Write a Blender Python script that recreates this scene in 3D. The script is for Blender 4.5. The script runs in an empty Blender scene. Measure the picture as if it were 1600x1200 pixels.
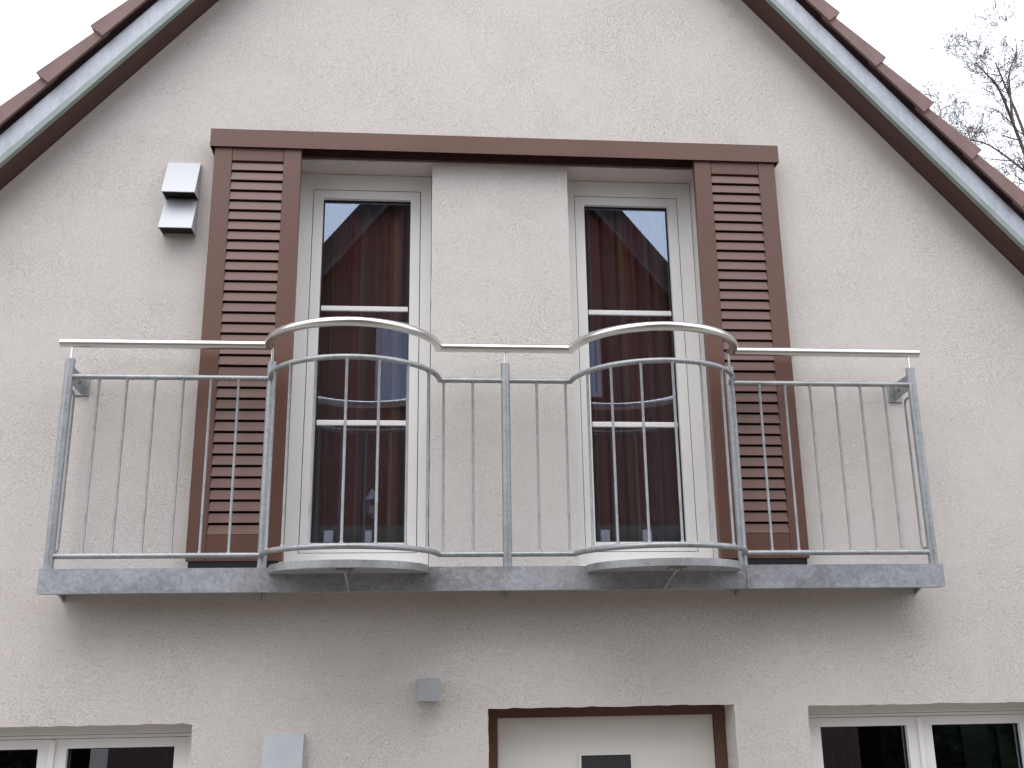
import bpy, bmesh, math, random
from mathutils import Vector, Matrix

S = bpy.context.scene
Z0 = 2.65                       # builders use heights from the balcony beam's underside; the ground is Z0 below it
random.seed(7)

# ------------------------------------------------------------------ camera
cd = bpy.data.cameras.new('camera'); cam = bpy.data.objects.new('camera', cd)
S.collection.objects.link(cam); S.camera = cam
YAW, PITCH, ROLL = 0.0881, 0.2669, -0.0137
fw = Vector((math.sin(YAW)*math.cos(PITCH), math.cos(YAW)*math.cos(PITCH), math.sin(PITCH)))
rt = Vector((math.cos(YAW), -math.sin(YAW), 0)); up = rt.cross(fw)
r2 = rt*math.cos(ROLL) + up*math.sin(ROLL); u2 = up*math.cos(ROLL) - rt*math.sin(ROLL)
m = Matrix((r2, u2, -fw)).transposed().to_4x4()
m.translation = (-0.3708, -4.7419, -0.287 + Z0)
cam.matrix_world = m
cd.sensor_width = 36.0; cd.lens = 36.0*1559.4/1600.0
cd.clip_start = 0.05; cd.clip_end = 2000

# ------------------------------------------------------------------ overcast sky, soft sun, exposure
SUN_EL, SUN_AZ = math.radians(62), math.radians(192)
w = bpy.data.worlds.new('World'); S.world = w; w.use_nodes = True
nt = w.node_tree; nt.nodes.clear()
sky = nt.nodes.new('ShaderNodeTexSky'); sky.sky_type = 'NISHITA'; sky.sun_disc = False
sky.sun_elevation = SUN_EL; sky.sun_rotation = SUN_AZ; sky.dust_density = 4.0; sky.air_density = 1.0
mx = nt.nodes.new('ShaderNodeMix'); mx.data_type = 'RGBA'; mx.inputs['Factor'].default_value = 0.9
mx.inputs['B'].default_value = (9.6, 10.0, 11.0, 1)           # closed white cloud cover
bg = nt.nodes.new('ShaderNodeBackground'); bg.inputs['Strength'].default_value = 0.11
wo = nt.nodes.new('ShaderNodeOutputWorld')
nt.links.new(sky.outputs[0], mx.inputs['A']); nt.links.new(mx.outputs['Result'], bg.inputs['Color'])
nt.links.new(bg.outputs[0], wo.inputs['Surface'])
sd = bpy.data.lights.new('sun', 'SUN'); sd.energy = 0.75; sd.angle = math.radians(50); sd.color = (1, .97, .93)
sun = bpy.data.objects.new('sun', sd); S.collection.objects.link(sun)
sdir = Vector((math.sin(SUN_AZ)*math.cos(SUN_EL), math.cos(SUN_AZ)*math.cos(SUN_EL), math.sin(SUN_EL)))
sun.rotation_euler = sdir.to_track_quat('Z', 'Y').to_euler(); sun.location = sdir*30
S.view_settings.view_transform = 'Standard'; S.view_settings.look = 'None'
S.view_settings.gamma = 1; S.view_settings.use_curve_mapping = False
S.view_settings.exposure = 0.95
S.cycles.max_bounces = 8; S.cycles.transparent_max_bounces = 12
S.cycles.use_denoising = True

# ------------------------------------------------------------------ materials
def node_mat(name):
    mt = bpy.data.materials.new(name); mt.use_nodes = True
    n = mt.node_tree.nodes; b = n['Principled BSDF']
    return mt, mt.node_tree, b
def N(t, typ, **kw):
    n = t.nodes.new(typ)
    for k, v in kw.items(): setattr(n, k, v)
    return n
def coords(t, scale=(1, 1, 1)):
    tc = N(t, 'ShaderNodeTexCoord'); mp = N(t, 'ShaderNodeMapping'); mp.inputs['Scale'].default_value = scale
    t.links.new(tc.outputs['Object'], mp.inputs['Vector']); return mp.outputs['Vector']
def noise(t, vec, scale, detail=3, rough=.5):
    n = N(t, 'ShaderNodeTexNoise'); n.inputs['Scale'].default_value = scale
    n.inputs['Detail'].default_value = detail; n.inputs['Roughness'].default_value = rough
    t.links.new(vec, n.inputs['Vector']); return n.outputs['Fac']
def ramp(t, fac, stops):
    r = N(t, 'ShaderNodeValToRGB'); e = r.color_ramp.elements
    while len(e) < len(stops): e.new(.5)
    for i, (p, c) in enumerate(stops): e[i].position = p; e[i].color = (*c, 1)
    t.links.new(fac, r.inputs['Fac']); return r.outputs['Color']
def bump(t, h, strength, dist, b, prev=None):
    n = N(t, 'ShaderNodeBump'); n.inputs['Strength'].default_value = strength; n.inputs['Distance'].default_value = dist
    t.links.new(h, n.inputs['Height'])
    if prev: t.links.new(prev, n.inputs['Normal'])
    t.links.new(n.outputs[0], b.inputs['Normal']); return n.outputs[0]
def simple(name, col, rough=.5, metal=0, spec=.5, var=.08, vscale=6, bscale=None, bstr=.1, bdist=.002, sc=(1, 1, 1), rvar=0):
    mt, t, b = node_mat(name); v = coords(t, sc)
    f = noise(t, v, vscale, 5, .6)
    c0 = tuple(max(0, c*(1-var*1.6)) for c in col); c1 = tuple(min(1, c*(1+var*1.6)) for c in col)
    t.links.new(ramp(t, f, [(.25, c0), (.75, c1)]), b.inputs['Base Color'])
    b.inputs['Roughness'].default_value = rough; b.inputs['Metallic'].default_value = metal
    b.inputs['Specular IOR Level'].default_value = spec
    if rvar:
        mr = N(t, 'ShaderNodeMapRange'); mr.inputs['To Min'].default_value = rough-rvar; mr.inputs['To Max'].default_value = rough+rvar
        t.links.new(f, mr.inputs['Value']); t.links.new(mr.outputs[0], b.inputs['Roughness'])
    if bscale: bump(t, noise(t, v, bscale, 3), bstr, bdist, b)
    return mt

def plaster():
    mt, t, b = node_mat('scratched_render')
    v = coords(t, (1, 1, 1)); vs = coords(t, (.55, .8, 1.3))
    big = noise(t, v, .7, 4, .55); sml = noise(t, v, 9, 4, .6); run = noise(t, coords(t, (5, 5, .35)), 1.6, 4, .6)
    def mix(a, c, f):
        mi = N(t, 'ShaderNodeMix', data_type='FLOAT'); mi.inputs[0].default_value = f
        t.links.new(a, mi.inputs[2]); t.links.new(c, mi.inputs[3]); return mi.outputs[0]
    f = mix(mix(big, run, .25), sml, .4)
    t.links.new(ramp(t, f, [(.3, (.600, .556, .516)), (.5, (.633, .590, .553)), (.7, (.653, .611, .577))]), b.inputs['Base Color'])
    b.inputs['Roughness'].default_value = .92; b.inputs['Specular IOR Level'].default_value = .15
    wv = N(t, 'ShaderNodeTexNoise'); wv.inputs['Scale'].default_value = 25
    t.links.new(vs, wv.inputs['Vector'])
    wm = N(t, 'ShaderNodeVectorMath', operation='MULTIPLY_ADD'); wm.inputs[1].default_value = (.012, .012, .012)
    t.links.new(wv.outputs['Color'], wm.inputs[0]); t.links.new(vs, wm.inputs[2])
    g = noise(t, wm.outputs[0], 190, 3, .65)
    gr = N(t, 'ShaderNodeMapRange'); gr.inputs['From Min'].default_value = .31; gr.inputs['From Max'].default_value = .50; gr.interpolation_type = 'SMOOTHSTEP'
    t.links.new(g, gr.inputs['Value'])
    st = N(t, 'ShaderNodeMapRange'); st.inputs['From Min'].default_value = .3; st.inputs['From Max'].default_value = .7
    st.inputs['To Min'].default_value = .52; st.inputs['To Max'].default_value = .8
    t.links.new(noise(t, v, 2.2, 3), st.inputs['Value'])
    n1 = N(t, 'ShaderNodeBump'); n1.inputs['Distance'].default_value = .0035
    t.links.new(gr.outputs[0], n1.inputs['Height']); t.links.new(st.outputs[0], n1.inputs['Strength'])
    bump(t, noise(t, v, 5, 3), .12, .006, b, n1.outputs[0])
    return mt

def galv(name, col, rough=.45, metal=.6, spangle=55, streak=None, wt=.85, con=.25, fscale=7):
    mt, t, b = node_mat(name); v = coords(t)
    vo = N(t, 'ShaderNodeTexVoronoi'); vo.inputs['Scale'].default_value = spangle; t.links.new(v, vo.inputs['Vector'])
    sp = N(t, 'ShaderNodeSeparateColor'); t.links.new(vo.outputs['Color'], sp.inputs[0])
    f2 = noise(t, coords(t, streak or (1, 1, 1)), fscale, 6, .68)
    mi = N(t, 'ShaderNodeMix', data_type='FLOAT'); mi.inputs[0].default_value = wt
    t.links.new(sp.outputs[0], mi.inputs[2]); t.links.new(f2, mi.inputs[3])
    t.links.new(ramp(t, mi.outputs[0], [(.3, tuple(c*(1-con) for c in col)), (.7, tuple(min(1, c*(1+con)) for c in col))]), b.inputs['Base Color'])
    mr = N(t, 'ShaderNodeMapRange'); mr.inputs['To Min'].default_value = rough-.12; mr.inputs['To Max'].default_value = rough+.16
    t.links.new(f2, mr.inputs['Value']); t.links.new(mr.outputs[0], b.inputs['Roughness'])
    b.inputs['Metallic'].default_value = metal
    bump(t, f2, .12, .003, b)
    return mt

def glass(name):
    mt = bpy.data.materials.new(name); mt.use_nodes = True; t = mt.node_tree; t.nodes.clear()
    tr = N(t, 'ShaderNodeBsdfTransparent'); tr.inputs[0].default_value = (.90, .92, .91, 1)
    gl = N(t, 'ShaderNodeBsdfGlossy'); gl.inputs['Roughness'].default_value = 0.0; gl.inputs[0].default_value = (.70, .81, 1, 1)
    fr = N(t, 'ShaderNodeFresnel'); fr.inputs['IOR'].default_value = 1.5
    mu = N(t, 'ShaderNodeMath', operation='MULTIPLY', use_clamp=True); mu.inputs[1].default_value = 3.7   # four surfaces of a double pane
    t.links.new(fr.outputs[0], mu.inputs[0])
    ms = N(t, 'ShaderNodeMixShader'); t.links.new(mu.outputs[0], ms.inputs[0])
    t.links.new(tr.outputs[0], ms.inputs[1]); t.links.new(gl.outputs[0], ms.inputs[2])
    o = N(t, 'ShaderNodeOutputMaterial'); t.links.new(ms.outputs[0], o.inputs['Surface'])
    v = coords(t); bn = N(t, 'ShaderNodeBump'); bn.inputs['Strength'].default_value = .02; bn.inputs['Distance'].default_value = .002
    t.links.new(noise(t, v, 3, 2), bn.inputs['Height']); t.links.new(bn.outputs[0], gl.inputs['Normal'])
    return mt

def curtain_mat():
    mt, t, b = node_mat('striped_cloth')
    uv = N(t, 'ShaderNodeUVMap'); sp = N(t, 'ShaderNodeSeparateXYZ'); t.links.new(uv.outputs[0], sp.inputs[0])
    fr = N(t, 'ShaderNodeMath', operation='FRACT'); t.links.new(sp.outputs[0], fr.inputs[0])
    DK, RD, BR, OC, GR, PK = (.43, .16, .14), (.55, .18, .14), (.53, .26, .20), (.66, .40, .23), (.56, .37, .33), (.62, .30, .25)
    st = [(0, RD), (.10, DK), (.18, BR), (.27, OC), (.305, RD), (.40, DK), (.48, GR), (.57, PK), (.65, OC), (.69, RD), (.77, DK), (.85, BR), (.93, GR)]
    r = N(t, 'ShaderNodeValToRGB'); r.color_ramp.interpolation = 'CONSTANT'; e = r.color_ramp.elements
    while len(e) < len(st): e.new(.5)
    for i, (p, c) in enumerate(st): e[i].position = p; e[i].color = (*c, 1)
    t.links.new(fr.outputs[0], r.inputs[0]); t.links.new(r.outputs[0], b.inputs['Base Color'])
    b.inputs['Roughness'].default_value = .9; b.inputs['Specular IOR Level'].default_value = .1
    bump(t, noise(t, coords(t), 600, 2), .2, .001, b)
    return mt

M = dict(
    plaster=plaster(),
    galv=galv('galvanised_steel', (.345, .355, .36), rough=.5, spangle=90, fscale=9),
    galv_beam=galv('galvanised_beam', (.345, .355, .375), rough=.55, spangle=70, streak=(.7, 1, 1.2), wt=.85, con=.36, fscale=5),
    zinc=galv('zinc_sheet', (.40, .42, .46), rough=.5, metal=.45, spangle=120, streak=(5, 1, 1.2), wt=.9, con=.2, fscale=6),
    zinc_edge=simple('zinc_edge', (.26, .30, .28), .6, .3, var=.1),
    steel=simple('brushed_steel', (.70, .69, .66), .3, 1.0, var=.03, vscale=3, sc=(1, 30, 30), rvar=.04),
    hood_steel=simple('steel_sheet', (.47, .48, .50), .5, .2, var=.05, vscale=7, rvar=.08),
    brown=simple('brown_lacquer', (.126, .060, .042), .4, 0, .45, var=.05, vscale=4, rvar=.06, bscale=300, bstr=.03),
    brown_slat=simple('brown_lacquer_slat', (.145, .072, .055), .42, 0, .45, var=.06, vscale=5, rvar=.06),
    soffit=simple('brown_soffit_board', (.075, .038, .031), .55, 0, .4, var=.12, vscale=5, sc=(1, 6, 1)),
    tile=simple('brown_clay_tile', (.195, .118, .108), .6, 0, .4, var=.13, vscale=9, bscale=160, bstr=.12),
    black=simple('black_rubber', (.018, .018, .019), .6, 0, .3, var=.1),
    dark=simple('dark_metal_and_gap_shade', (.05, .05, .052), .6, .3, .3, var=.1),  # also carries the shade painted into the roof-edge and slat gaps
    pvc=simple('white_window_profile', (.79, .775, .75), .38, 0, .45, var=.025, vscale=3),
    door_white=simple('white_door_skin', (.74, .72, .67), .4, 0, .4, var=.03, vscale=2),
    alu=simple('anodised_aluminium', (.46, .47, .51), .42, .5, var=.04),
    glass=glass('window_glass'), curtain=curtain_mat(),
    room=simple('room_paint', (.34, .31, .28), .9, 0, .1),
    floor=simple('floor_boards', (.16, .10, .06), .6),
    bark=simple('tree_bark', (.10, .08, .07), .9, 0, .2, var=.25, vscale=8),
    leaf=simple('dry_leaf', (.17, .11, .065), .8, 0, .2, var=.25, vscale=5),
    asphalt=simple('asphalt', (.062, .061, .06), .9, 0, .2, var=.2, vscale=30, bscale=240, bstr=.4),
    yard=simple('pale_brick_paving', (.20, .165, .13), .9, 0, .2, var=.15, vscale=2, bscale=120, bstr=.3),
    paving=simple('concrete_paving', (.27, .26, .24), .9, 0, .2, var=.15, vscale=8, bscale=120, bstr=.3),
    opp_wall=simple('dark_timber_cladding', (.085, .055, .045), .8, 0, .2, var=.25, vscale=4, sc=(6, 6, .5)),
    opp_trim=simple('dark_verge_board', (.03, .032, .032), .8, 0, .2),
    opp_strip=simple('grey_verge_strip', (.06, .065, .06), .7, 0, .3), opp_soffit=simple('dark_soffit', (.04, .032, .03), .8, 0, .2),
    opp_frame=simple('grey_window_frame', (.30, .30, .32), .6, 0, .3),
    opp_panel=simple('green_grey_board', (.10, .11, .09), .7, 0, .3),
    white=simple('white_paint', (.72, .72, .72), .5, 0, .4, var=.03),
    added_hedge=simple('evergreen_leaf', (.028, .036, .02), .95, 0, .05, var=.3, vscale=3),
    red_tile=simple('red_roof_tile', (.24, .075, .05), .8, 0, .2, var=.2, vscale=20),
)

# ------------------------------------------------------------------ builders
C = S.collection.objects
wloc = {}
def tag(o, label=None, cat=None, group=None, kind=None):
    for k, v in (('label', label), ('category', cat), ('group', group), ('kind', kind)):
        if v: o[k] = v
    return o
def thing(name, label, cat, loc=(0, 0, 0), group=None):
    o = bpy.data.objects.new(name, None); C.link(o); o.empty_display_size = .1
    o.location = (loc[0], loc[1], loc[2]+Z0); wloc[o] = Vector(loc)
    return tag(o, label, cat, group)
def place(o, parent, loc):
    C.link(o); wloc[o] = Vector(loc)
    if parent: o.parent = parent; o.location = Vector(loc)-wloc[parent]
    else: o.location = (loc[0], loc[1], loc[2]+Z0)
    return o
def obj(name, bm, mat, parent=None, loc=None, smooth=False, sharp=35):
    """bm holds absolute coordinates; loc becomes the origin"""
    if loc is None:
        loc = wloc[parent] if parent else Vector((0, 0, 0))
    loc = Vector(loc)
    bmesh.ops.translate(bm, verts=bm.verts, vec=-loc)
    bmesh.ops.recalc_face_normals(bm, faces=bm.faces)
    me = bpy.data.meshes.new(name); bm.to_mesh(me); bm.free()
    me.materials.append(M[mat])
    if smooth:
        for p in me.polygons: p.use_smooth = True
        me.set_sharp_from_angle(angle=math.radians(sharp))
    return place(bpy.data.objects.new(name, me), parent, loc)
def dup(o, parent, loc, rot=None, name=None):
    c = o.copy()
    if name: c.name = name
    if rot: c.rotation_euler = rot
    return place(c, parent, loc)
def box(bm, x0, x1, y0, y1, z0, z1, bev=0, seg=1):
    mt = Matrix.Translation(((x0+x1)/2, (y0+y1)/2, (z0+z1)/2)) @ Matrix.Diagonal((abs(x1-x0), abs(y1-y0), abs(z1-z0), 1))
    r = bmesh.ops.create_cube(bm, size=1, matrix=mt)
    if bev:
        es = list({e for v in r['verts'] for e in v.link_edges})
        bmesh.ops.bevel(bm, geom=es, offset=bev, segments=seg, affect='EDGES', profile=.5)
    return bm
def B(*a, bev=0, seg=1): return box(bmesh.new(), *a, bev=bev, seg=seg)
def ring(x0, x1, z0, z1, w, y0, y1, bm=None, wb=None, wt=None):
    """picture-frame ring with mitred corners: w = side width, wb/wt = bottom/top width"""
    bm = bm or bmesh.new(); wb = w if wb is None else wb; wt = w if wt is None else wt
    o = [(x0, z0), (x1, z0), (x1, z1), (x0, z1)]; i = [(x0+w, z0+wb), (x1-w, z0+wb), (x1-w, z1-wt), (x0+w, z1-wt)]
    V = [[bm.verts.new((p[0], y, p[1])) for p in q] for y in (y0, y1) for q in (o, i)]
    for k in range(4):
        j = (k+1) % 4
        bm.faces.new((V[0][k], V[0][j], V[1][j], V[1][k])); bm.faces.new((V[2][k], V[3][k], V[3][j], V[2][j]))
        bm.faces.new((V[0][k], V[2][k], V[2][j], V[0][j])); bm.faces.new((V[1][k], V[1][j], V[3][j], V[3][k]))
    return bm
def bevel_all(bm, off, seg=1, ang=30):
    es = [e for e in bm.edges if len(e.link_faces) == 2 and e.calc_face_angle(0) > math.radians(ang)]
    bmesh.ops.bevel(bm, geom=es, offset=off, segments=seg, affect='EDGES', profile=.5); return bm
def prism(bm, pts, a0, a1, axis):
    """extrude a polygon (2-D points) along axis 'x','y' or 'z'"""
    def P(u, v, a): return (a, u, v) if axis == 'x' else ((u, a, v) if axis == 'y' else (u, v, a))
    A = [bm.verts.new(P(u, v, a0)) for u, v in pts]; D = [bm.verts.new(P(u, v, a1)) for u, v in pts]
    bm.faces.new(A); bm.faces.new(D[::-1]); n = len(pts)
    for k in range(n): bm.faces.new((A[k], D[k], D[(k+1) % n], A[(k+1) % n]))
    return bm
def tube(bm, pts, rad, seg=12, cap=True):
    pts = [Vector(p) for p in pts]; n = len(pts); R = rad if isinstance(rad, (list, tuple)) else [rad]*n
    rings = []; ref = None
    for k in range(n):
        t0 = (pts[k]-pts[k-1]).normalized() if k else (pts[1]-pts[0]).normalized()
        t1 = (pts[k+1]-pts[k]).normalized() if k < n-1 else t0
        t = (t0+t1).normalized(); c = max(.3, t.dot(t1))
        if ref is None: ref = Vector((0, 0, 1)) if abs(t.z) < .9 else Vector((1, 0, 0))
        a = (ref-t*ref.dot(t)).normalized(); b = t.cross(a); ref = a
        bend = (t1-t0)
        rg = []
        for s in range(seg):
            an = 2*math.pi*s/seg; d = a*math.cos(an)+b*math.sin(an)
            if bend.length > 1e-4:
                bn = bend.normalized(); d = d+bn*d.dot(bn)*(1/c-1)
            rg.append(bm.verts.new(pts[k]+d*R[k]))
        rings.append(rg)
    for k in range(n-1):
        for s in range(seg):
            bm.faces.new((rings[k][s], rings[k][(s+1) % seg], rings[k+1][(s+1) % seg], rings[k+1][s]))
    if cap: bm.faces.new(rings[0][::-1]); bm.faces.new(rings[-1])
    return bm
def T(pts, rad, seg=12): return tube(bmesh.new(), pts, rad, seg)

# ------------------------------------------------------------------ ground
bm = bmesh.new(); box(bm, -300, 300, -300, 300, -Z0-.3, -Z0); tag(obj('ground', bm, 'yard'), kind='structure')
bm = bmesh.new(); box(bm, -7, 7, -2.2, -.02, -Z0+.004, -Z0+.1, .01); tag(obj('pavement', bm, 'paving'), kind='structure')

# ------------------------------------------------------------------ the house
GA, GS = 4.869, 1.1519                       # wall meets the verge soffit at z = GA - GS*|x|
ANG = math.atan(GS); CA, SA = math.cos(ANG), math.sin(ANG)
HW = 3.95
house = thing('house', 'cream rendered gable house with steep brown tiled verge and two tall narrow balcony windows', 'house', (0, 0, -Z0))
XN0, XN1 = .354, 1.054                       # upper window niches
holes = [(-XN1, -XN0, .118, 2.2075), (XN0, XN1, .118, 2.2075), (-.08, 1.06, -Z0+.02, -.512),
         (-2.64, -1.386, -1.75, -.552), (1.408, 2.60, -1.75, -.525)]
def wall_mesh():
    bm = bmesh.new()
    def sub(a, b, st):
        n = max(1, round((b-a)/st)); return [a+(b-a)*k/n for k in range(n+1)]
    xs = sorted({round(x, 4) for x in [-HW, 0, HW]+[q for h in holes for q in sub(h[0], h[1], .04)]})
    zs = sorted({round(z, 4) for z in [-Z0-.2, .35, 6]+[q for h in holes for q in sub(max(h[2], -1.0), h[3], .05)]+[h[2] for h in holes]})
    def thin(vals, keep):
        out = []
        for q in vals:
            if q in keep or all(abs(q-k) > .014 for k in list(keep)+out): out.append(q)
        return sorted(out)
    xs = thin(xs, {round(q, 4) for q in [-HW, 0, HW]+[e for h in holes for e in h[:2]]})
    zs = thin(zs, {round(q, 4) for q in [-Z0-.2, 6]+[e for h in holes for e in h[2:]]})
    def clip(poly):
        out = []
        f = lambda p: GA-GS*abs(p[0])-p[1]
        for k in range(len(poly)):
            a, b = poly[k-1], poly[k]; fa, fb = f(a), f(b)
            if (fa >= 0) != (fb >= 0):
                t = fa/(fa-fb); out.append((a[0]+(b[0]-a[0])*t, a[1]+(b[1]-a[1])*t))
            if fb >= 0: out.append(b)
        return out
    for x0, x1 in zip(xs, xs[1:]):
        for z0, z1 in zip(zs, zs[1:]):
            cx, cz = (x0+x1)/2, (z0+z1)/2
            if any(h[0] < cx < h[1] and h[2] < cz < h[3] for h in holes): continue
            p = clip([(x0, z0), (x1, z0), (x1, z1), (x0, z1)])
            if len(p) < 3: continue
            for y in (0, .36): bm.faces.new([bm.verts.new((u, y, v)) for u, v in p])
    rnd = random.Random(3)
    for hx0, hx1, hz0, hz1 in holes:
        gx = [x for x in xs if hx0-1e-4 <= x <= hx1+1e-4]; gz = [z for z in zs if hz0-1e-4 <= z <= hz1+1e-4]
        ed = [((a, z), (c, z)) for z in (gz[0], gz[-1]) for a, c in zip(gx, gx[1:])]+[((x, a), (x, c)) for x in (gx[0], gx[-1]) for a, c in zip(gz, gz[1:])]
        for a, c in ed:
            bm.faces.new([bm.verts.new(q) for q in ((a[0], 0, a[1]), (c[0], 0, c[1]), (c[0], .36, c[1]), (a[0], .36, a[1]))])
    bmesh.ops.remove_doubles(bm, verts=bm.verts, dist=1e-4)
    for v in bm.verts:
        if v.co.y > .01: continue
        for hx0, hx1, hz0, hz1 in holes:
            if hx0-1e-3 <= v.co.x <= hx1+1e-3 and hz0-1e-3 <= v.co.z <= hz1+1e-3:
                v.co.z += rnd.gauss(0, .0016); v.co.x += rnd.gauss(0, .0011); break
    return bm
obj('wall', wall_mesh(), 'plaster', house)
ez = GA-GS*HW
for s in (-1, 1):
    obj('side_wall', B(s*HW, s*(HW-.36), .362, 9, -Z0-.2, ez), 'plaster', house)
bm = bmesh.new(); prism(bm, [(-HW, -Z0-.2), (HW, -Z0-.2), (HW, ez), (0, GA), (-HW, ez)], 9.0, 9.36, 'y'); obj('back_wall', bm, 'plaster', house)
obj('upper_floor', B(-HW+.37, HW-.37, .365, 8.99, -.2, .1), 'floor', house)
obj('ground_floor', B(-HW+.37, HW-.37, .365, 8.99, -Z0-.1, -Z0+.02), 'floor', house)

def sp(s, sg, n):                            # slope coordinates -> x, z
    return (sg*(s*CA+n*SA), GA-s*SA+n*CA)
SE = 6.6
def slope_prism(sg, s0, s1, n0, n1, y0, y1, bm=None):
    bm = bm or bmesh.new()
    return prism(bm, [sp(s0, sg, n0), sp(s1, sg, n0), sp(s1, sg, n1), sp(s0, sg, n1)], y0, y1, 'y')
def slope_apex(sg, s1, n0, n1, y0, y1):      # mitred at the ridge plane x=0
    def q(n): return (0, GA+n/CA)
    return prism(bmesh.new(), [q(n0), sp(s1, sg, n0), sp(s1, sg, n1), q(n1)], y0, y1, 'y')
roof = obj('roof', slope_apex(-1, SE, .022, .118, -.140, 9.5), 'dark', house)  # slab coloured dark to paint in the shade under the verge tiles
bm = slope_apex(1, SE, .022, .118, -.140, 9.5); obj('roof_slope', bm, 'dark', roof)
for sg in (-1, 1):
    obj('verge_soffit', slope_apex(sg, SE, .0015, .02, -.146, -.002), 'soffit', house)
    obj('verge_flashing', slope_apex(sg, SE, .0205, .110, -.168, -.152), 'zinc', house)
    obj('flashing_lip', slope_apex(sg, SE, -.008, .020, -.176, -.147), 'zinc_edge', house)
    # verge tiles: a flap hanging down the gable and a top plate, each lapping the one below
    tl = None
    EXPO, LAP, TILT = .354, .05, .032
    def tile_mesh():
        bm = bmesh.new(); L = EXPO+LAP
        def q(u, n):
            n = n+(u/L-1)*(TILT if n > .15 else -.006)
            return (sg*(u*CA+n*SA), -u*SA+n*CA)
        y0, y1, y2 = -.208, -.192, .16
        prof = [(y0, .127), (y1, .127), (y1, .199), (y2, .199), (y2, .214), (y0+.004, .214), (y0, .209)]
        A = [bm.verts.new((q(0, n)[0], y+(.009 if y < -.15 else 0), q(0, n)[1])) for y, n in prof]; D = [bm.verts.new((q(L, n)[0], y-(.007 if y < -.15 else 0), q(L, n)[1])) for y, n in prof]
        bm.faces.new(A); bm.faces.new(D[::-1]); k = len(prof)
        for i in range(k): bm.faces.new((A[i], D[i], D[(i+1) % k], A[(i+1) % k]))
        return bevel_all(bm, .003, 1, 40)
    for k in range(0, 19):
        s0 = .093+.354*k-EXPO-LAP+EXPO
        x, z = sg*s0*CA, GA-s0*SA
        jit = random.uniform(-.004, .004), random.uniform(-.003, .003)
        if tl is None:
            bm = tile_mesh(); bmesh.ops.translate(bm, verts=bm.verts, vec=(x, 0, z))
            tl = obj('roof_tile', bm, 'tile', roof, (x, 0, z))
        else:
            dup(tl, roof, (x+jit[0]*CA, jit[1], z+jit[0]), rot=(0, random.uniform(-.006, .006), 0))
bm = bmesh.new(); tube(bm, [(0, -.22, GA+.30), (0, 9.5, GA+.30)], .13, 14); obj('ridge_cap', bm, 'tile', roof, smooth=True)

# tall balcony windows
for sg in (-1, 1):
    X = lambda a, b: (min(sg*a, sg*b), max(sg*a, sg*b))
    x0, x1 = X(.357, 1.051)
    bm = ring(x0, x1, .121, 2.2045, .0551, .153, .228, wb=.0834, wt=.0864)
    # frame is wider on the outer side
    inner = {(round(x0+.0551, 5)): (x0+(.0551 if sg > 0 else .0718)), (round(x1-.0551, 5)): (x1-(.0718 if sg > 0 else .0551))}
    for v in bm.verts:
        k = round(v.co.x, 5)
        if k in inner: v.co.x = inner[k]
    fwin = obj('french_window', bevel_all(bm, .003), 'pvc', house, (sg*.704, .153, .121))
    obj('frame_sill', B(x0+.002, x1-.002, .06, .152, .119, .134, bev=.003), 'pvc', fwin)
    sx0, sx1 = X(.4160, .9755)
    bm = ring(sx0, sx1, .2080, 2.1145, .0500, .158, .224, wb=.0465, wt=.0455)
    obj('sash', bevel_all(bm, .004, 2), 'pvc', fwin)
    gx0, gx1 = X(.4665, .9250)
    obj('gasket', ring(gx0+.0005, gx1-.0005, .2555, 2.0685, .005, .182, .1895), 'black', fwin)
    obj('pane', B(gx0-.01, gx1+.01, .1903, .1905, .247, 2.077), 'glass', fwin)
    for z in (1.4606, .8546):
        obj('glazing_bar', B(gx0+.006, gx1-.006, .1785, .1895, z-.0135, z+.0135, bev=.003), 'pvc', fwin)
    obj('rebate_seal', ring(*X(.40, .99), .19, 2.13, .03, .2285, .243), 'black', fwin)

# ground-floor windows
def casement(x0, x1, zt, zb, xm, lab):
    y = .115
    fr = obj('window', bevel_all(ring(x0+.004, x1-.004, zb, zt-.046, .035, y, y+.07, wt=.014), .003), 'pvc', house, ((x0+x1)/2, y, zb))
    obj('lintel_profile', B(x0+.003, x1-.003, y-.004, y+.07, zt-.044, zt-.002, bev=.002), 'pvc', fr)
    obj('mullion_strip', B(xm-.012, xm+.012, y-.006, y+.0055, zb+.04, zt-.063, bev=.002), 'pvc', fr)
    for a, b in ((x0+.041, xm-.004), (xm+.004, x1-.041)):
        obj('sash', bevel_all(ring(a, b, zb+.037, zt-.0625, .0575, y+.006, y+.068, wt=.040), .004, 2), 'pvc', fr)
        obj('gasket', ring(a+.058, b-.058, zb+.095, zt-.103, .005, y+.03, y+.036), 'black', fr)
        obj('pane', B(a+.05, b-.05, y+.037, y+.0372, zb+.09, zt-.095), 'glass', fr)
    obj('window_sill', B(x0-.03, x1+.03, -.05, y-.001, zb-.03, zb-.002, bev=.003), 'alu', fr)
casement(-2.64, -1.386, -.552, -1.75, -2.014, '')
casement(1.408, 2.60, -.525, -1.75, 1.995, '')

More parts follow.
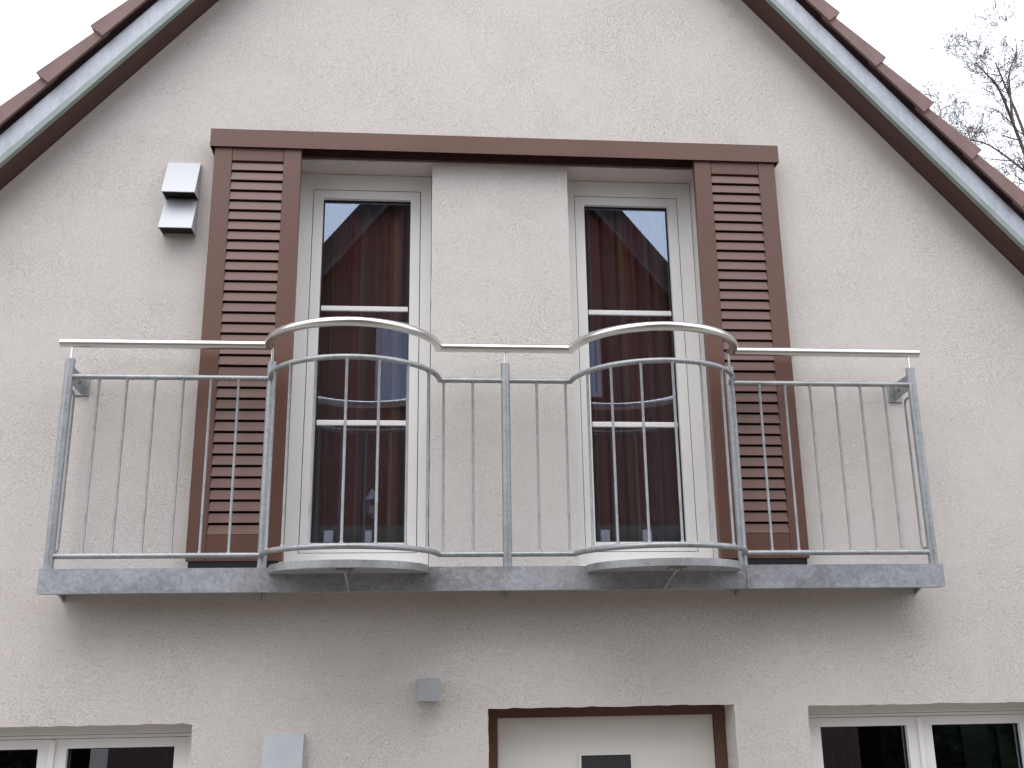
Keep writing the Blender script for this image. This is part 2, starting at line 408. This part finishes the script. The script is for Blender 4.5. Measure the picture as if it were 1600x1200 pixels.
# front door
DY = .16
door = obj('front_door', B(-.028, 1.005, DY+.02, DY+.07, -Z0+.03, -.561, bev=.003), 'door_white', house, (.49, DY, -Z0+.03))
bm = bmesh.new(); prism(bm, [(-.079, -Z0+.021), (-.030, -Z0+.021), (-.030, -.563), (1.007, -.563), (1.007, -Z0+.021), (1.059, -Z0+.021), (1.059, -.513), (-.079, -.513)], DY, DY+.1, 'y')
obj('door_frame', bevel_all(bm, .004), 'brown', door)
obj('glazing_trim', ring(.352, .611, -2.0, -.724, .012, DY+.012, DY+.0195), 'door_white', door)
obj('door_glass', B(.364, .599, DY+.0165, DY+.019, -1.988, -.736), 'dark', door)
obj('door_handle', T([(.93, DY+.019, -1.6), (.93, DY-.05, -1.6), (.82, DY-.05, -1.6)], .011, 10), 'steel', door, smooth=True)

# ------------------------------------------------------------------ shutter track cover and sliding shutters
hd = .105
cov = thing('shutter_track', 'long brown metal track cover above both tall windows', 'track cover', (0, 0, 2.2147))
XH = 1.467
bm = bmesh.new(); prism(bm, [(-.002, 2.3113), (-hd, 2.3113), (-hd, 2.2147), (-hd+.003, 2.2147), (-hd+.003, 2.3083), (-.002, 2.3083)], -XH, XH, 'x'); obj('cover_sheet', bm, 'brown', cov)
for s in (-1, 1):
    obj('end_cap', B(s*XH, s*(XH+.004), -hd, -.002, 2.2147, 2.3113), 'brown', cov)
obj('back_board', B(-XH+.01, XH-.01, -.022, -.003, 2.212, 2.307), 'soffit', cov)
obj('running_rail', B(-XH+.012, XH-.012, -.088, -.05, 2.262, 2.307), 'dark', cov)

sfront, sback = -.090, -.048
labs = {-1: 'brown louvred sliding shutter beside the two steel vent hoods', 1: 'brown louvred sliding shutter on the side nearest the bare tree'}
slat = None
for sg in (-1, 1):
    xi, xo = 1.0167, 1.449
    zb_, zt_ = .1466, 2.240
    sh = thing('sliding_shutter', labs[sg], 'shutter', (sg*(xi+xo)/2, (sfront+sback)/2, zb_), 'sliding shutters')
    for a, b in ((xi, xi+.088), (xo-.088, xo)):
        obj('stile', B(min(sg*a, sg*b), max(sg*a, sg*b), sfront, sback, zb_, zt_, bev=.003), 'brown', sh, (sg*a, sfront, zb_))
    a, b = sorted((sg*(xi+.0885), sg*(xo-.0885)))
    obj('top_rail', B(a, b, sfront+.002, sback-.002, 2.1458, zt_, bev=.002), 'brown', sh)
    obj('bottom_rail', B(a, b, sfront+.002, sback-.002, zb_, .2643, bev=.002), 'brown', sh)
    for q in (.15, .85):
        xx = sg*(xi+(xo-xi)*q)
        obj('roller_hanger', B(xx-.02, xx+.02, -.075, -.067, 2.235, 2.263), 'dark', sh)
    NS = 35; pit = (2.1458-.2643)/NS
    for k in range(NS):
        z = .2643+pit*k; loc = ((a+b)/2, -.07, z)
        if slat is None:
            hwid = (b-a)/2+.004; bm = bmesh.new()
            # inclined louvre: lower edge forward, upper edge tucked back
            prism(bm, [(-.0868, z+.0035), (-.0785, z+.0025), (-.0690, z+.0455), (-.0775, z+.0465)], (a+b)/2-hwid, (a+b)/2+hwid, 'x')
            slat = obj('slat', bevel_all(bm, .0012), 'brown_slat', sh, loc)
        else:
            dup(slat, sh, loc, rot=(random.uniform(-.006, .006), 0, random.uniform(-.001, .001)))
    obj('gap_shade_sheet', B(a-.004, b+.004, sback+.001, sback+.003, .255, 2.155), 'dark', sh)  # dark sheet added behind the slats as painted shade in the gaps
    obj('floor_guide', B(sg*xi-.0+.02*sg, sg*(xo-.012), -.083, -.055, .108, .1455), 'black', sh)

# ------------------------------------------------------------------ balcony
bal = thing('balcony', 'galvanised steel balcony with two rounded bays and brushed steel handrail on gable wall', 'balcony', (0, -.11, 0))
YB, ZT = -.2249, .1055
# channel beam open to the wall
bm = bmesh.new(); prism(bm, [(YB, 0), (YB+.07, 0), (YB+.07, .008), (YB+.008, .008), (YB+.008, ZT-.008), (YB+.07, ZT-.008), (YB+.07, ZT), (YB, ZT)], -2.03, 2.03, 'x')
obj('fascia_beam', bevel_all(bm, .0022, 2), 'galv_beam', bal)
obj('deck_plate', B(-2.0, 2.0, YB+.0705, -.004, ZT-.012, ZT-.002), 'galv_beam', bal)
for x in (-1.992, -1.118, .004, 1.105, 1.992):
    bm = bmesh.new(); prism(bm, [(-.001, -.022), (-.001, .088), (YB+.075, .088), (YB+.075, .010), (-.06, .004)], x-.005, x+.005, 'x')
    obj('wall_bracket', bm, 'galv', bal)
obj('weld_seam', T([(1.094, YB-.0012, .003), (1.094, YB-.0012, ZT-.003)], .003, 8), 'galv', bal)

YR = -.19
def bay(sg, xa, xb, depth):
    """points of one rounded bay from x=-xb to -xa (sg=-1) or xa to xb (sg=1)"""
    c = (xa+xb)/2; h = (xb-xa)/2; R = (h*h+depth*depth)/(2*depth); cy = YR-depth+R
    a0 = math.acos(max(-1, min(1, h/R))); a0 = -a0 if cy < YR else a0
    lo = math.atan2(YR-cy, -h) ; hi = math.atan2(YR-cy, h)
    # go round the street side (negative y)
    if lo > 0: lo -= 2*math.pi
    n = 26; pts = []
    for k in range(n+1):
        an = lo+(hi-lo)*k/n
        pts.append((sg*c+R*math.cos(an), cy+R*math.sin(an)))
    return pts, (sg*c, cy, R, lo, hi)
def rail_path(xe, xa, xb, depth, z):
    L, _ = bay(-1, xa, xb, depth); R_, _ = bay(1, xa, xb, depth)
    return [(x, y, z) for x, y in [(-xe, YR)]+L+R_+[(xe, YR)]]
bm = T(rail_path(2.056, .318, 1.11, .368, 1.139), .0212, 20); obj('handrail', bm, 'steel', bal, smooth=True, sharp=28)
XP, XP2 = 2.0043, 1.0944
for nm, z in (('upper_rail', .978), ('lower_rail', .163)):
    bm = T(rail_path(XP-.015, .312, 1.093, .368, z), .0125, 14); obj(nm, bm, 'galv', bal, smooth=True, sharp=28)
post = None
for x in (-XP, -XP2, 0, XP2, XP):
    y = YR if abs(x) != XP2 else YR+.012
    if post is None:
        bm = bmesh.new(); tube(bm, [(x, y, ZT-.004), (x, y, 1.0605)], .0212, 20); bevel_all(bm, .003, 2, 60)
        post = obj('post', bm, 'galv', bal, (x, y, ZT), smooth=True)
    else: dup(post, bal, (x, y, ZT))
    obj('handrail_pin', T([(x, y, 1.055), (x, y if abs(x) != XP2 else YR, 1.125)], .006, 10), 'steel', bal, smooth=True)
    obj('weld_bead', T([(x, y, ZT-.002), (x, y, ZT+.004)], .0245, 16), 'galv', bal, smooth=True)
bars = [(x, YR) for x in (-1.868, -1.743, -1.617, -1.490, -1.366, -1.240, -.292, -.155, .148, .286, 1.234, 1.361, 1.487, 1.613, 1.739, 1.860)]
for sg in (-1, 1):
    cx, cy, R = bay(sg, .312, 1.093, .368)[1][:3]
    for k in range(-3, 4):
        an = math.radians(-90+sg*2+20.6*k)
        bars.append((cx+R*math.cos(an), cy+R*math.sin(an)))
b0 = None
for x, y in bars:
    loc = (x, y, .163)
    if b0 is None:
        bm = bmesh.new(); tube(bm, [(x, y, .17), (x, y, .178), (x, y, .186), (x, y, .955), (x, y, .963), (x, y, .972)], [.0105, .0085, .0062, .0062, .0085, .0100], 10)
        b0 = obj('baluster', bm, 'galv', bal, loc, smooth=True)
    else: dup(b0, bal, loc)
for sg in (-1, 1):
    x = sg*XP
    # end bracket from post to wall, with wall plate and bolt
    bm = bmesh.new(); prism(bm, [(YR+.015, 1.035), (YR+.015, .965), (-.012, .945), (-.012, 1.03)], x-.004, x+.004, 'x')
    eb = obj('end_bracket', bm, 'galv', bal)
    obj('wall_plate', B(x-.035, x+.035, -.010, -.0005, .935, 1.04, bev=.002), 'galv', eb)
    obj('bolt', T([(x-sg*.004, -.06, .99), (x-sg*.018, -.06, .99)], .012, 6), 'galv', eb)
    # bent rod closing the side
    bt = -.10
    bm = T([(x, YR+.01, .925), (x, bt-.025, .925), (x, bt-.007, .918), (x, bt, .90), (x, bt, .215), (x, bt-.007, .195), (x, bt-.025, .188), (x, YR+.01, .188)], .0062, 10)
    obj('side_rod', bm, 'galv', bal, smooth=True)
    # round platform with rim and brace
    c = sg*.704; r = .349; n = 40
    pts = [(c+r*math.cos(math.pi+math.pi*k/n), YB-.004+(.334)*math.sin(math.pi+math.pi*k/n)) for k in range(n+1)]
    bm = bmesh.new(); prism(bm, [(c-r, YB-.001)]+pts[1:-1]+[(c+r, YB-.001)], .076, .1075, 'z')
    pf = obj('platform', bevel_all(bm, .002, 2, 45), 'galv', bal, smooth=True, sharp=40)
    xo = c
    obj('brace', T([(c-sg*.0, -.50, .07), (c, YB-.004, .004)], .006, 10), 'galv', pf, smooth=True)
    obj('brace_plate', B(c-.035, c+.035, -.52, -.44, .068, .0755), 'galv', pf)
    obj('bolt', T([(c+.022, -.48, .055), (c+.022, -.48, .069)], .009, 6), 'galv', pf)

# ------------------------------------------------------------------ curtains behind the tall windows
def curtain(name, sg, label, seed):
    rnd = random.Random(seed); x0, x1 = .366, 1.042; n = 150; U = 1.15
    t = thing(name, label, 'curtain', (sg*.71, .29, .14), 'striped window curtains')
    ph = [rnd.uniform(0, 6.3) for _ in range(4)]
    bm = bmesh.new(); uvl = bm.loops.layers.uv.new('UVMap'); grid = []
    zs = [.13, .5, .9, 1.3, 1.7, 2.05, 2.19]
    for j, z in enumerate(zs):
        row = []
        for i in range(n+1):
            u = i/n; amp = .022+.010*math.sin(3*u*6.3+ph[2]) + .006*(1-j/6)
            y = .29+amp*math.sin(2*math.pi*7.5*u+ph[0]+.25*math.sin(j*.6+ph[1]))+.008*math.sin(2*math.pi*17*u+ph[3])
            x = sg*(x0+(x1-x0)*u)+.010*math.sin(2*math.pi*7.5*u+ph[0]+1.4)
            row.append((bm.verts.new((x, y, z)), u))
        grid.append(row)
    for j in range(len(zs)-1):
        for i in range(n):
            q = [grid[j][i], grid[j][i+1], grid[j+1][i+1], grid[j+1][i]]
            f = bm.faces.new([v for v, _ in q])
            for l, (_, u) in zip(f.loops, q): l[uvl].uv = (u*U+seed*.37, .5)
    o = obj('cloth', bm, 'curtain', t, smooth=True, sharp=180)
    sm = o.modifiers.new('thickness', 'SOLIDIFY'); sm.thickness = .002
    obj('curtain_rod', T([(sg*.37, .29, 2.18), (sg*1.04, .29, 2.18)], .01, 10), 'dark', t, smooth=True)
curtain('curtain', -1, 'red and brown striped curtain in the window with the lantern reflection', 1)
curtain('curtain', 1, 'red and brown striped curtain in the window on the bare tree side', 2)

# ------------------------------------------------------------------ fittings on the wall
def hood(name, label, x0, x1, zt, zb, y0, y1, drop=.0):
    t = thing(name, label, 'vent hood', ((x0+x1)/2, 0, zb), None)
    bm = bmesh.new(); prism(bm, [(0, zt), (y0, zt), (y1, zb), (y1+.003, zb-.002), (y0+.003, zt-.004), (0, zt-.004)], x0, x1, 'x')
    obj('hood_front', bm, 'hood_steel', t)
    for x in (x0, x1-.002):
        bm = bmesh.new(); prism(bm, [(-.0005, zt-.0045), (y0+.003, zt-.0045), (y1+.004, zb), (-.0005, zb)], x+.0002, x+.0018, 'x'); obj('hood_side', bm, 'hood_steel', t)
    obj('grille', B(x0+.003, x1-.003, y1+.008, -.001, zb+.012, zb+.016), 'black', t)
    return t
hood('vent_hood', 'upper of two stacked steel vent hoods beside a shutter', -1.690, -1.529, 2.158, 1.958, -.022, -.105)
hood('vent_hood', 'lower of two stacked steel vent hoods beside a shutter', -1.690, -1.531, 1.954, 1.766, -.022, -.105)
hood('vent_hood', 'single steel vent hood below the balcony near a ground floor window', -1.071, -.897, -.603, -.87, -.028, -.085)
lamp = thing('wall_lamp', 'small grey cube wall lamp below the balcony next to the front door', 'wall lamp', (-.35, 0, -.42))
bm = ring(-.399, -.302, -.098, -.003, .006, -.4705, -.377)          # open box built lying down, then turned upright
for v in bm.verts: v.co = (v.co.x, v.co.z, v.co.y)
obj('lamp_body', bevel_all(bm, .0015), 'alu', lamp)
obj('lens', B(-.392, -.309, -.091, -.010, -.462, -.457), 'white', lamp)
obj('lens', B(-.392, -.309, -.091, -.010, -.390, -.385), 'white', lamp)
obj('mounting_plate', B(-.38, -.32, -.0028, -.0003, -.455, -.392), 'alu', lamp)

# ------------------------------------------------------------------ bare tree behind the house
def build_tree():
    rnd = random.Random(11)
    base = Vector((10.6, 9.6, -Z0))
    t = thing('bare_tree', 'bare winter tree with fine twigs behind the roof verge', 'tree', tuple(base))
    trunk = bmesh.new(); tw = bmesh.new(); lf = bmesh.new()
    def leafs(p, n):
        for _ in range(n):
            c = p+Vector((rnd.gauss(0, .05), rnd.gauss(0, .05), rnd.gauss(0, .05)))
            a = Vector((rnd.gauss(0, 1), rnd.gauss(0, 1), rnd.gauss(0, 1))).normalized(); b = a.orthogonal().normalized()
            s = rnd.uniform(.008, .02)
            vs = [lf.verts.new(c+a*s*1.6), lf.verts.new(c+b*s), lf.verts.new(c-a*s*1.6), lf.verts.new(c-b*s)]
            lf.faces.new(vs)
    cnt = [0]
    def grow(p, d, L, r, lvl):
        n = 5 if lvl < 3 else 3
        pts = [p]; q = p.copy(); dd = d.normalized()
        for k in range(n):
            dd = (dd+Vector((rnd.gauss(0, .13), rnd.gauss(0, .13), rnd.gauss(.03, .12)))).normalized()
            q = q+dd*L/n; pts.append(q.copy())
        R = [max(.0026, r*(1-.62*k/n)) for k in range(n+1)]
        tube(trunk if lvl < 2 else tw, pts, R, 7 if lvl < 2 else (4 if lvl < 4 else 3), cap=False); cnt[0] += 1
        if lvl >= 5:
            if rnd.random() < .15: leafs(pts[-1], rnd.randint(1, 4))
            return
        nb = {0: 6, 1: 7, 2: 5, 3: 4, 4: 4}[lvl]
        for k in range(nb):
            f = rnd.uniform(.25, 1) if k < nb-1 else 1
            i = min(n-1, int(f*n)); st = pts[i].lerp(pts[i+1], f*n-i) if f < 1 else pts[-1]
            side = Vector((rnd.gauss(0, 1), rnd.gauss(0, 1), rnd.gauss(0, .6))); side = (side-dd*side.dot(dd)).normalized()
            nd = (dd*rnd.uniform(.45, .9)+side*rnd.uniform(.5, .95)+Vector((0, 0, .12))).normalized()
            grow(st, nd, L*rnd.uniform(.48, .72), R[min(n, i+1)]*rnd.uniform(.5, .72), lvl+1)
    def limb(pts, r0, r1, nb, seed, ln=(.5, .9)):
        P = [Vector(p) for p in pts]; k = len(P)
        # smooth the limb
        Q = []
        for i in range(k-1):
            a, b, c, d = P[max(0, i-1)], P[i], P[i+1], P[min(k-1, i+2)]
            for s in range(4):
                u = s/4; Q.append(.5*((2*b)+(c-a)*u+(2*a-5*b+4*c-d)*u*u+(3*b-a-3*c+d)*u**3))
        Q.append(P[-1]); m_ = len(Q)
        R = [r0+(r1-r0)*(i/(m_-1))**.8 for i in range(m_)]
        tube(trunk, Q, R, 8, cap=False)
        for j in range(nb):
            i = int(m_*(.18+.8*(j+rnd.random())/nb)); i = min(i, m_-2)
            dd = (Q[i+1]-Q[i]).normalized(); side = Vector((rnd.gauss(0, 1), rnd.gauss(0, 1), rnd.gauss(.1, .7))); side = (side-dd*side.dot(dd)).normalized()
            grow(Q[i], dd*.55+side*.8, rnd.uniform(*ln), R[i]*.55, 2)
    zz = lambda z: z-Z0
    top = Vector((10.05, 9.4, zz(8.1)))
    limb([base, base+Vector((-.05, -.05, 2.5)), base+Vector((-.2, -.1, 5.4)), top], .20, .095, 0, 0)
    # limbs seen above the verge
    limb([top, (9.55, 9.2, zz(9.05)), (9.16, 9.0, zz(10.11)), (9.0, 8.95, zz(10.65)), (8.82, 8.9, zz(11.2)), (8.58, 8.8, zz(11.38)), (8.38, 8.7, zz(11.5))], .045, .006, 13, 1, (.3, .62))
    limb([(9.02, 8.96, zz(10.6)), (9.12, 9.05, zz(11.16)), (9.2, 9.1, zz(11.6)), (9.45, 9.2, zz(12.05)), (9.55, 9.3, zz(12.4))], .024, .006, 9, 2, (.35, .7))
    limb([top, (9.3, 9.6, zz(9.0)), (8.6, 9.6, zz(9.75)), (8.0, 9.5, zz(10.0))], .036, .007, 16, 3)
    limb([(9.3, 9.1, zz(9.7)), (8.8, 9.3, zz(10.35)), (8.4, 9.4, zz(10.5)), (8.05, 9.4, zz(10.45))], .02, .006, 13, 4)
    limb([top, (10.6, 9.9, zz(9.4)), (11.2, 10.2, zz(10.9)), (11.5, 10.4, zz(12.2))], .07, .012, 7, 5)
    limb([top, (10.1, 10.0, zz(9.6)), (10.2, 10.4, zz(11.2)), (10.0, 10.6, zz(12.8))], .07, .012, 7, 6)
    limb([(10.2, 9.45, zz(7.2)), (11.0, 9.0, zz(8.3)), (11.9, 8.7, zz(9.4))], .06, .012, 5, 7)
    obj('trunk', trunk, 'bark', t, smooth=True, sharp=180); obj('twigs', tw, 'bark', t, smooth=True, sharp=180)
    crown = obj('crown', lf, 'leaf', t)
    print('branches', cnt[0])
build_tree()

# ------------------------------------------------------------------ house across the street, seen in the window glass
OY = -9.0; OX = .58; OA = 8.68; OS = 1.25
opp = thing('opposite_house', 'dark timber gable house reflected in the tall window panes', 'house', (OX, OY, -Z0))
oz = OA-OS*5.0
bm = bmesh.new(); prism(bm, [(OX-5, -Z0), (OX+5, -Z0), (OX+5, oz), (OX, OA-.35), (OX-5, oz)], OY-8, OY, 'y'); obj('wall', bm, 'opp_wall', opp)
for sg in (-1, 1):
    q = [(OX, OA-.42), (OX+sg*5.6, OA-.42-OS*5.6), (OX+sg*5.6, OA-OS*5.6), (OX, OA)]
    bm = bmesh.new(); prism(bm, q, OY-8.4, OY+.42, 'y'); obj('roof', bm, 'opp_soffit', opp)
    q = [(OX, OA-.47), (OX+sg*5.6, OA-.47-OS*5.6), (OX+sg*5.6, OA-.07-OS*5.6), (OX, OA-.07)]
    bm = bmesh.new(); prism(bm, q, OY+.425, OY+.45, 'y'); obj('verge_board', bm, 'opp_trim', opp)
    q = [(OX, OA-.56), (OX+sg*5.6, OA-.56-OS*5.6), (OX+sg*5.6, OA-.475-OS*5.6), (OX, OA-.475)]
    bm = bmesh.new(); prism(bm, q, OY+.425, OY+.46, 'y'); obj('verge_strip', bm, 'opp_strip', opp)
for x0, x1, z0, z1 in ((-1.12, -.55, 3.22, 4.5), (1.5, 2.2, 3.38, 4.4)):
    f = obj('window', ring(x0, x1, z0, z1, .07, OY+.005, OY+.09), 'opp_frame', opp)
    obj('pane', B(x0+.07, x1-.07, OY+.03, OY+.04, z0+.07, z1-.07), 'glass', f)
    obj('lining', B(x0+.09, x1-.09, OY+.002, OY+.012, z0+.09, z1-.09), 'dark', f)
bal2 = obj('balcony_panel', B(-2.6, 4.0, OY+.02, OY+.10, .3, 1.5), 'opp_panel', opp)
for x in (-1.70, -1.17, 2.15, 2.75, 3.31): obj('white_post', B(x-.06, x+.06, OY+.101, OY+.2, .3, 1.42), 'white', opp)
lan = thing('wall_lantern', 'small pale lantern on the house opposite, mirrored low in one tall window', 'lantern', (-1.115, OY+.2, 1.66))
obj('back_plate', B(-1.15, -1.08, OY+.002, OY+.02, 1.62, 1.80), 'opp_frame', lan)
obj('arm', T([(-1.115, OY+.02, 1.70), (-1.115, OY+.1, 1.63), (-1.115, OY+.2, 1.655)], .012, 8), 'opp_frame', lan, smooth=True)
bm = bmesh.new(); tube(bm, [(-1.115, OY+.2, 1.84), (-1.115, OY+.2, 1.86), (-1.115, OY+.2, 1.95), (-1.115, OY+.2, 1.985), (-1.115, OY+.2, 2.0)], [.105, .10, .045, .02, .012], 6); obj('cap', bm, 'opp_frame', lan)
bm = bmesh.new(); tube(bm, [(-1.115, OY+.2, 1.65), (-1.115, OY+.2, 1.665)], .062, 6); obj('base', bm, 'opp_frame', lan)
for k in range(6):
    a = 2*math.pi*k/6; ca, sa = math.cos(a), math.sin(a)
    obj('cage_bar', T([(-1.115+.055*ca, OY+.2+.055*sa, 1.66), (-1.115+.085*ca, OY+.2+.085*sa, 1.845)], .006, 6), 'opp_frame', lan)

# ------------------------------------------------------------------ tall rows added out of view to darken reflections in the ground-floor panes
def added_hedge(x0, x1, label):
    rnd = random.Random(int(x0*10)); y0, y1, h = OY-2.2, OY-.6, 4.6
    t = thing('added_hedge', label, 'added_hedge', ((x0+x1)/2, (y0+y1)/2, -Z0), 'added hedges beside the house opposite')
    bm = bmesh.new(); nx = int((x1-x0)/.8)
    for k in range(nx):
        a = x0+(x1-x0)*(k+.5)/nx; tube(bm, [(a, (y0+y1)/2, -Z0-.05), (a+rnd.uniform(-.1, .1), (y0+y1)/2, -Z0+h*.8)], [.05, .02], 6)
    obj('stems', bm, 'bark', t)
    bm = bmesh.new()
    for _ in range(int(3600*(x1-x0))):
        x = rnd.uniform(x0, x1); top = h+.35*math.sin(x*1.7)+.2*math.sin(x*4.3); z = rnd.uniform(0, 1)**.8*top
        dep = .55+.25*math.sin(x*2.9+z)+.12*math.sin(z*5+x*3); y = (y0+y1)/2+rnd.choice((-1, 1))*dep*(1-max(0, z-top+.5))*rnd.uniform(.75, 1.05)
        c = Vector((x, y, z-Z0)); a = Vector((rnd.gauss(0, 1), rnd.gauss(0, 1), rnd.gauss(0, 1))).normalized(); b = a.orthogonal().normalized(); q = rnd.uniform(.035, .075)
        bm.faces.new([bm.verts.new(c+a*q*1.5), bm.verts.new(c+b*q), bm.verts.new(c-a*q*1.5), bm.verts.new(c-b*q)])
    core = bmesh.new(); n = int((x1-x0)/.3)
    for k in range(n):
        a = x0+(x1-x0)*(k+.5)/n; box(core, a-.2, a+.2, (y0+y1)/2-.42-.1*math.sin(k*1.3), (y0+y1)/2+.42+.1*math.sin(k*2.1), -Z0, -Z0+4.25+.3*math.sin(a*1.7))
    obj('blocking_core', core, 'added_hedge', t)  # solid core added to block sky showing through the leaves
    obj('foliage', bm, 'added_hedge', t)
added_hedge(OX+5.8, OX+19, 'added dark evergreens, out of view, darkening the reflection in the ground floor window beside the front door')
added_hedge(OX-19, OX-5.8, 'added dark evergreens, out of view, darkening the reflection in the ground floor window beside the single vent hood')
